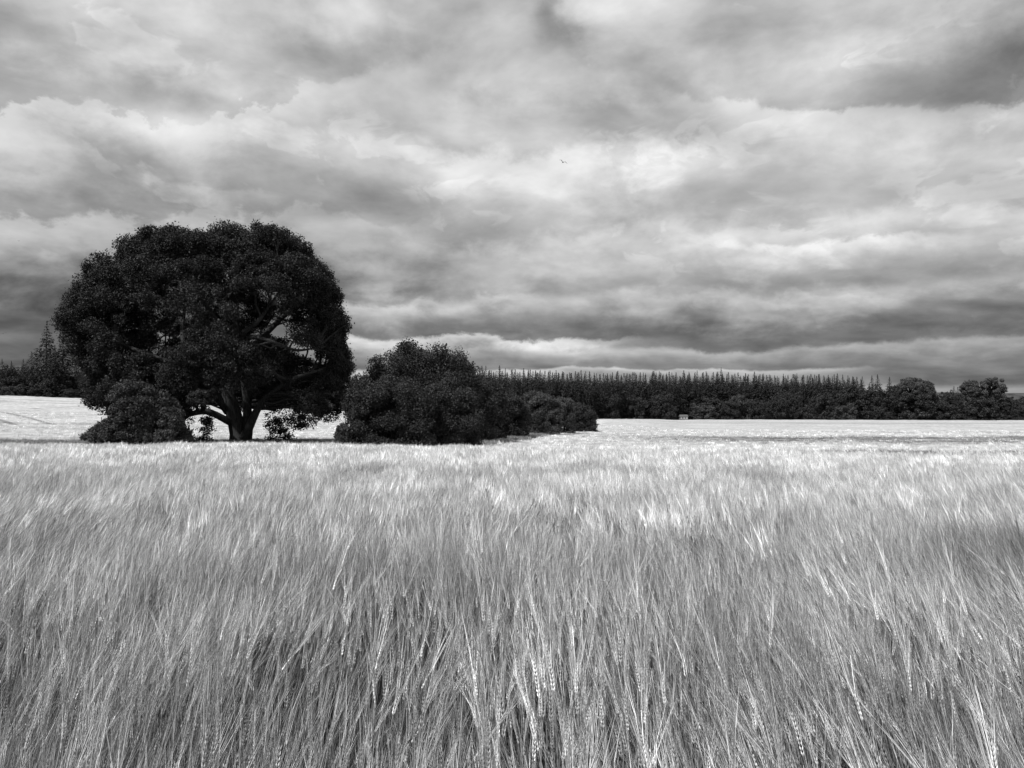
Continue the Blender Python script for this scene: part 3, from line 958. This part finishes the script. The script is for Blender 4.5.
# ------------------------------------------------------------------ small pale cabin at the wood foot
def cabin():
    D = 376.0
    p = at(683.5, 417.5, D); z0 = float(ground_z(p[0], D))
    root = bpy.data.objects.new('garden_cabin', None); col.objects.link(root); root.location = (p[0], D, z0); root.scale = (.85, .85, 1)
    tag(root, 'tiny grey-roofed cabin with bright windows under the wood edge', 'cabin')
    white = material('white paint', lambda t: pbr(t, t.step(t.noise(t.new('ShaderNodeTexCoord').outputs['Object'], 4, 4, .6), .3, .7, .6, .8), .6, .3))
    wall = material('dark boards', lambda t: pbr(t, t.step(t.noise(t.new('ShaderNodeTexCoord').outputs['Object'], 3, 4, .6), .3, .7, .10, .18), .8, .2))
    H = p[2] + .9 - z0 - .5
    mb = MB(); mb.box((-2.2, -1.4, 0), (2.2, 1.4, H)); link('wall', mb.mesh('cabin_wall', [wall]), root)
    mb = MB()
    V = [(-2.5, -1.8, H + .02), (2.5, -1.8, H + .02), (2.5, 1.8, H + .02), (-2.5, 1.8, H + .02), (-2.2, 0, H + 1.0), (2.2, 0, H + 1.0)]
    mb.add(V, [(0, 1, 5, 4), (2, 3, 4, 5), (1, 2, 5), (3, 0, 4), (0, 3, 2, 1)]); link('roof', mb.mesh('cabin_roof', [material('grey sheet roof', lambda t: pbr(t, .10, .8, .1))]), root)
    for x in (-1.5, .1, 1.6):
        mb = MB(); mb.box((x - .5, -1.46, H - .85), (x + .5, -1.40, H - .25)); link('window', mb.mesh('cabin_window', [white]), root)
cabin()

# ------------------------------------------------------------------ birds
feather = material('feathers', lambda t: pbr(t, .06, .7, .2))
def bird(px, py, depth, span, roll, label, fold):
    root = bpy.data.objects.new('bird', None); col.objects.link(root); root.location = at(px, py, depth)
    root.rotation_euler = (0, roll, .5)
    tag(root, label, 'bird')
    mb = MB()
    mb.tube([[0, .26, 0], [0, .2, .01], [0, .1, .01], [0, -.05, 0], [0, -.16, 0], [0, -.2, 0]], [.01, .035, .055, .06, .03, .015], 8)
    link('body', mb.mesh('bird_body', [feather], True), root)
    mb = MB(); mb.add([(-.03, -.15, 0), (.03, -.15, 0), (.09, -.36, .01), (-.09, -.36, .01), (-.03, -.15, .012), (.03, -.15, .012), (.09, -.36, .02), (-.09, -.36, .02)],
                      [(0, 3, 2, 1), (4, 5, 6, 7), (0, 1, 5, 4), (1, 2, 6, 5), (2, 3, 7, 6), (3, 0, 4, 7)]); link('tail', mb.mesh('bird_tail', [feather]), root)
    for s in (-1, 1):
        mb = MB()
        hs = span / 2
        st = [(0.04, .08, .02, .16), (hs * .45, .12, .02 + fold * hs, .15), (hs * .8, .06, .02 + fold * hs * .7, .10), (hs, -.03, fold * hs * .35, .03)]
        V = []
        for (x, y, z, c) in st:
            V += [(s * x, y, z), (s * x, y - c * .5, z + .018), (s * x, y - c, z), (s * x, y - c * .5, z - .006)]
        Fc = [(i * 4 + k, i * 4 + (k + 1) % 4, (i + 1) * 4 + (k + 1) % 4, (i + 1) * 4 + k) for i in range(3) for k in range(4)] + [(0, 1, 2, 3), (15, 14, 13, 12)]
        mb.add(V, Fc); link('wing', mb.mesh('bird_wing', [feather], True), root)
bird(563, 162.5, 125, 1.6, .22, 'dark bird with raised bent wings high in the middle of the sky', .35)
bird(3, 333.5, 140, 1.3, -.15, 'dark bird gliding at the left edge above the firs', .12)
bird(19, 241, 240, .8, .1, 'tiny far bird, a speck above the left side of the oak', .1)


# ------------------------------------------------------------------ barley
def blade_strip(p, width, g, side=None):
    """ribbon through points, returns quads"""
    p = np.asarray(p, float); n = len(p)
    d = unit(np.gradient(p, axis=0))
    side = unit(np.cross(d, side if side is not None else g.normal(size=3)))
    w = np.asarray(width)[:, None] * .5
    a, b = p - side * w, p + side * w
    return np.stack([a[:-1], b[:-1], b[1:], a[1:]], 1)

def plant(mb, g, base, lean, height, awns=18, awn_w=.0011, ear_detail=True, leafn=2, seg=5, spread=.13, stem=True, stem_w=.0032):
    """one barley stalk: straight stem, nodding neck, two-rowed ear, long awns; leans along +Y"""
    th_top = lean
    t = np.linspace(0, 1, seg + 1)
    th = .10 * lean + (th_top - .10 * lean) * t ** 2.2
    az = g.normal(0, .10)
    dirs = np.stack([np.sin(th) * math.sin(az), np.sin(th) * math.cos(az), np.cos(th)], 1)
    st = np.zeros((seg + 1, 3)); st[1:] = np.cumsum((dirs[:-1] + dirs[1:]) * .5 * (height / seg), axis=0)
    st += base
    if stem:
        if ear_detail:
            mb.tube(st, np.linspace(stem_w * .6, stem_w * .34, seg + 1), 3, 1, cap=False)
        else:
            mb.quads(blade_strip(st[seg // 2:], np.full(seg + 1 - seg // 2, stem_w), g), 1)
    for k in range(leafn):
        i = int(g.integers(1, seg)); p0 = st[i]
        a = g.uniform(0, 6.28); L_ = g.uniform(.12, .22)
        tt = np.linspace(0, 1, 4)
        d = np.array([math.cos(a) * .5, math.sin(a) * .5 + .25, .8])
        pp = p0 + d * (tt * L_)[:, None]; pp[:, 2] -= .10 * tt ** 2.2 * g.uniform(.4, 1.6)
        mb.quads(blade_strip(pp, [.007, .0085, .006, .001], g, np.array([0, 0, 1.0]) + g.normal(0, .4, 3)), 2)
    e0 = st[-1]; d = dirs[-1]
    el = g.uniform(.080, .112)
    bend = np.array([0, .25, -.30]) * g.uniform(0, 1)
    ref = unit(np.cross(d, g.normal(size=3))); nrm = np.cross(d, ref)
    rows = 9
    tips = []
    if ear_detail:
        for i in range(rows):
            u = i / (rows - 1)
            c = e0 + d * (el * u) + bend * el * u * u
            wdt = .0052 * (1 - .45 * u) * (.7 + .3 * min(1, u * 5))
            for s in (-1, 1):
                q = c + ref * s * wdt * .75
                ax = unit(d + ref * s * .20)
                L2 = .0115; r2 = .0026 * (1 - .3 * u)
                V = [q - ax * L2 * .55, q + ref * s * r2, q + nrm * r2, q - ref * s * r2, q - nrm * r2, q + ax * L2 * .75]
                mb.add(V, [(0, 1, 2), (0, 2, 3), (0, 3, 4), (0, 4, 1), (5, 2, 1), (5, 3, 2), (5, 4, 3), (5, 1, 4)], 3)
                tips.append((q + ax * L2 * .5, s, u))
    else:
        V = []
        for (u, w_) in ((0, .004), (.3, .0085), (.75, .007), (1.0, .003)):
            c = e0 + d * (el * u) + bend * el * u * u
            for kk in range(3):
                a = 2.094 * kk
                V.append(c + (ref * math.cos(a) + nrm * math.sin(a)) * w_ * .62)
        mb.add(V, [(i * 3 + k, i * 3 + (k + 1) % 3, i * 3 + 3 + (k + 1) % 3, i * 3 + 3 + k) for i in range(3) for k in range(3)], 3)
        for i in range(rows * 2):
            u = i / (rows * 2 - 1)
            tips.append((e0 + d * el * u + bend * el * u * u, (-1) ** i, u))
    pick = g.permutation(len(tips))[:awns]
    for i in pick:
        q, s, u = tips[i]
        L_ = g.uniform(.15, .25)
        ad = unit(d + bend * u * .6 + ref * s * spread * g.uniform(.3, 1.3) + nrm * g.normal(0, spread * .45))
        tt = np.array([0, .5, 1.0])
        cv = (ref * s * g.uniform(0, .014) + np.array([0, .01, -.014]) * g.uniform(-.2, 1))
        pp = q + ad * (tt * L_)[:, None] + cv * (tt ** 2)[:, None]
        mb.quads(blade_strip(pp, [awn_w, awn_w * .75, awn_w * .2], g), 0)

lib = bpy.data.collections.new('barley_library')    # not linked to the scene: only a source for the crop
MATS = [M['awn'], M['stem'], M['blade'], M['ear']]
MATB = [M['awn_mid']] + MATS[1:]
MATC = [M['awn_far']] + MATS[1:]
def lib_obj(name, me):
    o = bpy.data.objects.new(name, me); lib.objects.link(o); return o
bg_ = np.random.default_rng(5)
HT = .80
nA = 24
g_sp = [.05, .07, .09, .11, .14, .20]
for i in range(nA):
    mb = MB()
    plant(mb, bg_, np.zeros(3), R(bg_.uniform(22, 60)), HT * bg_.uniform(.86, 1.08), 15, .00115, spread=g_sp[i % 6])
    lib_obj('a%02d' % i, mb.mesh('barley_stalk', MATS))
libB = bpy.data.collections.new('barley_library_mid'); libC = bpy.data.collections.new('barley_library_far')
for i in range(10):
    mb = MB()
    for k in range(6):
        plant(mb, bg_, np.array([bg_.uniform(-.12, .12), bg_.uniform(-.12, .12), 0]), R(bg_.uniform(26, 60)), HT * bg_.uniform(.88, 1.08), 12, .0019, False, 1, 4, .15, True, .004)
    o = bpy.data.objects.new('b%02d' % i, mb.mesh('barley_tuft', MATB)); libB.objects.link(o)
for i in range(8):
    mb = MB()
    for k in range(14):
        plant(mb, bg_, np.array([bg_.uniform(-.3, .3), bg_.uniform(-.3, .3), 0]), R(bg_.uniform(22, 56)), HT * bg_.uniform(.86, 1.1), 7, .006, False, 0, 3, .18, True, .008)
    o = bpy.data.objects.new('c%02d' % i, mb.mesh('barley_clump', MATC)); libC.objects.link(o)
M['awn_dark'] = material('darker barley awns', straw(.06, .24, pw=1.0))
for i in range(4):      # darker, slightly shorter plants for the darker stripes
    mb = MB()
    for k in range(14):
        plant(mb, bg_, np.array([bg_.uniform(-.3, .3), bg_.uniform(-.3, .3), 0]), R(bg_.uniform(12, 46)), HT * bg_.uniform(.8, 1.06), 7, .006, False, 0, 3, .22, True, .008)
    o = bpy.data.objects.new('d%02d' % i, mb.mesh('dark_clump', [M['awn_dark'], M['stem'], M['blade'], M['awn_dark']])); libC.objects.link(o)

def wave(x, y, s, seed):
    """smooth pseudo-noise in -1..1"""
    g = np.random.default_rng(seed)
    r = np.zeros_like(x)
    for k in range(9):
        a = g.uniform(0, 6.28); f = s * g.uniform(.5, 2.2); ph = g.uniform(0, 6.28)
        r += np.sin((x * math.cos(a) + y * math.sin(a) * .8) * f + ph) / (1 + .4 * k)
    return r / 2.6

def dark_stripes(x, y):
    """weight of the darker stripes, where the darker clumps are picked"""
    wob = y + 3.5 * wave(x, y * .3, .10, 41)
    a = np.clip(1.6 - np.abs(wob - 113 - x * .03) / 20, 0, 1) * np.clip((x - 8) / 25, 0, 1) * np.clip(.75 + .8 * wave(x, y, .22, 43), 0, 1)
    b = np.clip(1.5 - np.abs(wob - 47.5) / 8, 0, 1) * np.clip((x - 9) / 12, 0, 1) * np.clip(.75 + 1.4 * wave(x, y, .45, 47), 0, 1)
    return np.clip(a + b, 0, 1)

def scatter(name, y0, y1, dens, coll, label, seed, zoff=0.0, mask=False, rand=.2, sc=1.0):
    g = np.random.default_rng(seed)
    hw = lambda y: .74 * y + 1.3
    area = (.74 * (y1 ** 2 - y0 ** 2) + 2.6 * (y1 - y0))
    n = int(area * dens)
    y = np.sqrt(g.uniform(y0 ** 2, y1 ** 2, int(n * 1.6)))
    w = hw(y1)
    x = g.uniform(-1, 1, len(y)) * hw(y) 
    y = y[:len(x)]
    fin = np.clip((y - y0) / (.28 * y0), 0, 1) if y0 > 1 and y0 < 60 else 1.0
    fout = np.clip((y1 - y) / (.28 * y1 / 1.28), 0, 1) if y1 < 60 else 1.0
    keep = g.random(len(x)) < fin * fout
    x, y = x[keep], y[keep]
    keep = g.random(len(x)) < np.where(y > 6, .4, 0) + .78 + .60 * wave(x, y, 2.4, 29) + (y > 12) * .3      # uneven stand near by
    x, y = x[keep][:n], y[keep][:n]; n = len(x)
    if mask:
        k = crop_mask(x, y) > .9; x, y = x[k], y[k]; n = len(x)
    z = ground_z(x, y) + zoff
    hv = 1 + .08 * wave(x, y, 1.9, 3) + g.normal(0, .055, n)
    lean = .20 * wave(x, y, 1.7, 11) + g.normal(0, .12, n)          # extra forward tilt
    yaw = .30 * wave(x, y, .9, 17) + .22 * wave(x, y, 3.1, 19) + g.normal(0, rand, n)
    flip = g.random(n) < (.02 if coll is lib else 0)
    yaw = np.where(flip, yaw + g.normal(0, 1.0, n), yaw)
    me = bpy.data.meshes.new(name)
    me.from_pydata(np.stack([x, y, z], 1).tolist(), [], [])
    at_ = me.attributes.new('rot', 'FLOAT_VECTOR', 'POINT')
    at_.data.foreach_set('vector', np.stack([-lean, np.zeros(n), yaw], 1).ravel())
    at_ = me.attributes.new('siz', 'FLOAT', 'POINT'); at_.data.foreach_set('value', hv * sc)
    at_ = me.attributes.new('pick', 'INT', 'POINT'); pk = g.integers(0, len(coll.objects), n)
    if coll is libC:
        striped = g.random(n) < dark_stripes(x, y) * .95
        pk = np.where(striped, 8 + pk % 4, pk % 8)
    at_.data.foreach_set('value', pk.astype(np.int32))
    o = link(name, me)
    ng = bpy.data.node_groups.new('crop', 'GeometryNodeTree')
    ng.interface.new_socket('Geometry', in_out='INPUT', socket_type='NodeSocketGeometry')
    ng.interface.new_socket('Geometry', in_out='OUTPUT', socket_type='NodeSocketGeometry')
    N = ng.nodes; Lk = ng.links
    gi = N.new('NodeGroupInput'); go = N.new('NodeGroupOutput')
    ip = N.new('GeometryNodeInstanceOnPoints'); ci = N.new('GeometryNodeCollectionInfo')
    ci.inputs['Collection'].default_value = coll; ci.inputs['Separate Children'].default_value = True; ci.inputs['Reset Children'].default_value = True
    def attr(nm, ty):
        a = N.new('GeometryNodeInputNamedAttribute'); a.data_type = ty; a.inputs['Name'].default_value = nm
        return a.outputs['Attribute']
    Lk.new(gi.outputs[0], ip.inputs['Points']); Lk.new(ci.outputs[0], ip.inputs['Instance'])
    ip.inputs['Pick Instance'].default_value = True
    Lk.new(attr('pick', 'INT'), ip.inputs['Instance Index'])
    Lk.new(attr('rot', 'FLOAT_VECTOR'), ip.inputs['Rotation'])
    Lk.new(attr('siz', 'FLOAT'), ip.inputs['Scale'])
    Lk.new(ip.outputs[0], go.inputs[0])
    md = o.modifiers.new('crop', 'NODES'); md.node_group = ng
    tag(o, label, 'barley', kind='stuff')
    return o, n

c1 = scatter('barley_crop', .5, 7.2, 270, lib, 'bearded barley in the immediate foreground, single ears and long awns showing', 1)
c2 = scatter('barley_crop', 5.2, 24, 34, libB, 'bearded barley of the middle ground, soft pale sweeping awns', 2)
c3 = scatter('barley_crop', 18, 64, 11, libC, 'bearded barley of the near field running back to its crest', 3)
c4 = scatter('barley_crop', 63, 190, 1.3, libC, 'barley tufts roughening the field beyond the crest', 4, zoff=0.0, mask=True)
libG = bpy.data.collections.new('grass_library')
mg = material('grass blades', straw(.16, .38, .2))
for i in range(5):
    mb = MB()
    for k in range(40):
        b0 = np.array([bg_.uniform(-.35, .35), bg_.uniform(-.35, .35), 0]); a = bg_.uniform(0, 6.28); h = bg_.uniform(.25, .7)
        tt = np.linspace(0, 1, 4)[:, None]
        pp = b0 + np.array([math.cos(a) * .3, math.sin(a) * .3, 0]) * tt ** 2 * h + np.array([0, 0, h]) * (tt - .25 * tt ** 3)
        mb.quads(blade_strip(pp, [.02, .018, .012, .003], bg_), 0)
    o = bpy.data.objects.new('g%02d' % i, mb.mesh('grass_tuft', [mg])); libG.objects.link(o)
def margin_grass():
    g = np.random.default_rng(9)
    y = g.uniform(63, 200, 60000); ex = np.interp(y, EYY, EX); x = g.uniform(-60, 1, len(y)) + ex
    k = (crop_mask(x, y) < .05) & (x > -70); x, y = x[k], y[k]
    return x, y
mgx, mgy = margin_grass()
def scatter_points(name, x, y, coll, label, cat, seed):
    g = np.random.default_rng(seed); n = len(x)
    o, _ = scatter(name, 63, 64, 0.02, coll, label, seed)
    me = bpy.data.meshes.new(name)
    me.from_pydata(np.stack([x, y, ground_z(x, y)], 1).tolist(), [], [])
    me.attributes.new('rot', 'FLOAT_VECTOR', 'POINT').data.foreach_set('vector', np.stack([np.zeros(n), np.zeros(n), g.uniform(0, 6.28, n)], 1).ravel())
    me.attributes.new('siz', 'FLOAT', 'POINT').data.foreach_set('value', g.uniform(.6, 1.3, n))
    me.attributes.new('pick', 'INT', 'POINT').data.foreach_set('value', g.integers(0, len(coll.objects), n).astype(np.int32))
    o.data = me; o['category'] = cat
    return o
scatter_points('margin_grass', mgx, mgy, libG, 'rough dull grass on the uncut margin around the oak and thicket', 'grass', 12)
print('counts', c1[1], c2[1], c3[1], c4[1], 'conifers', n_con)
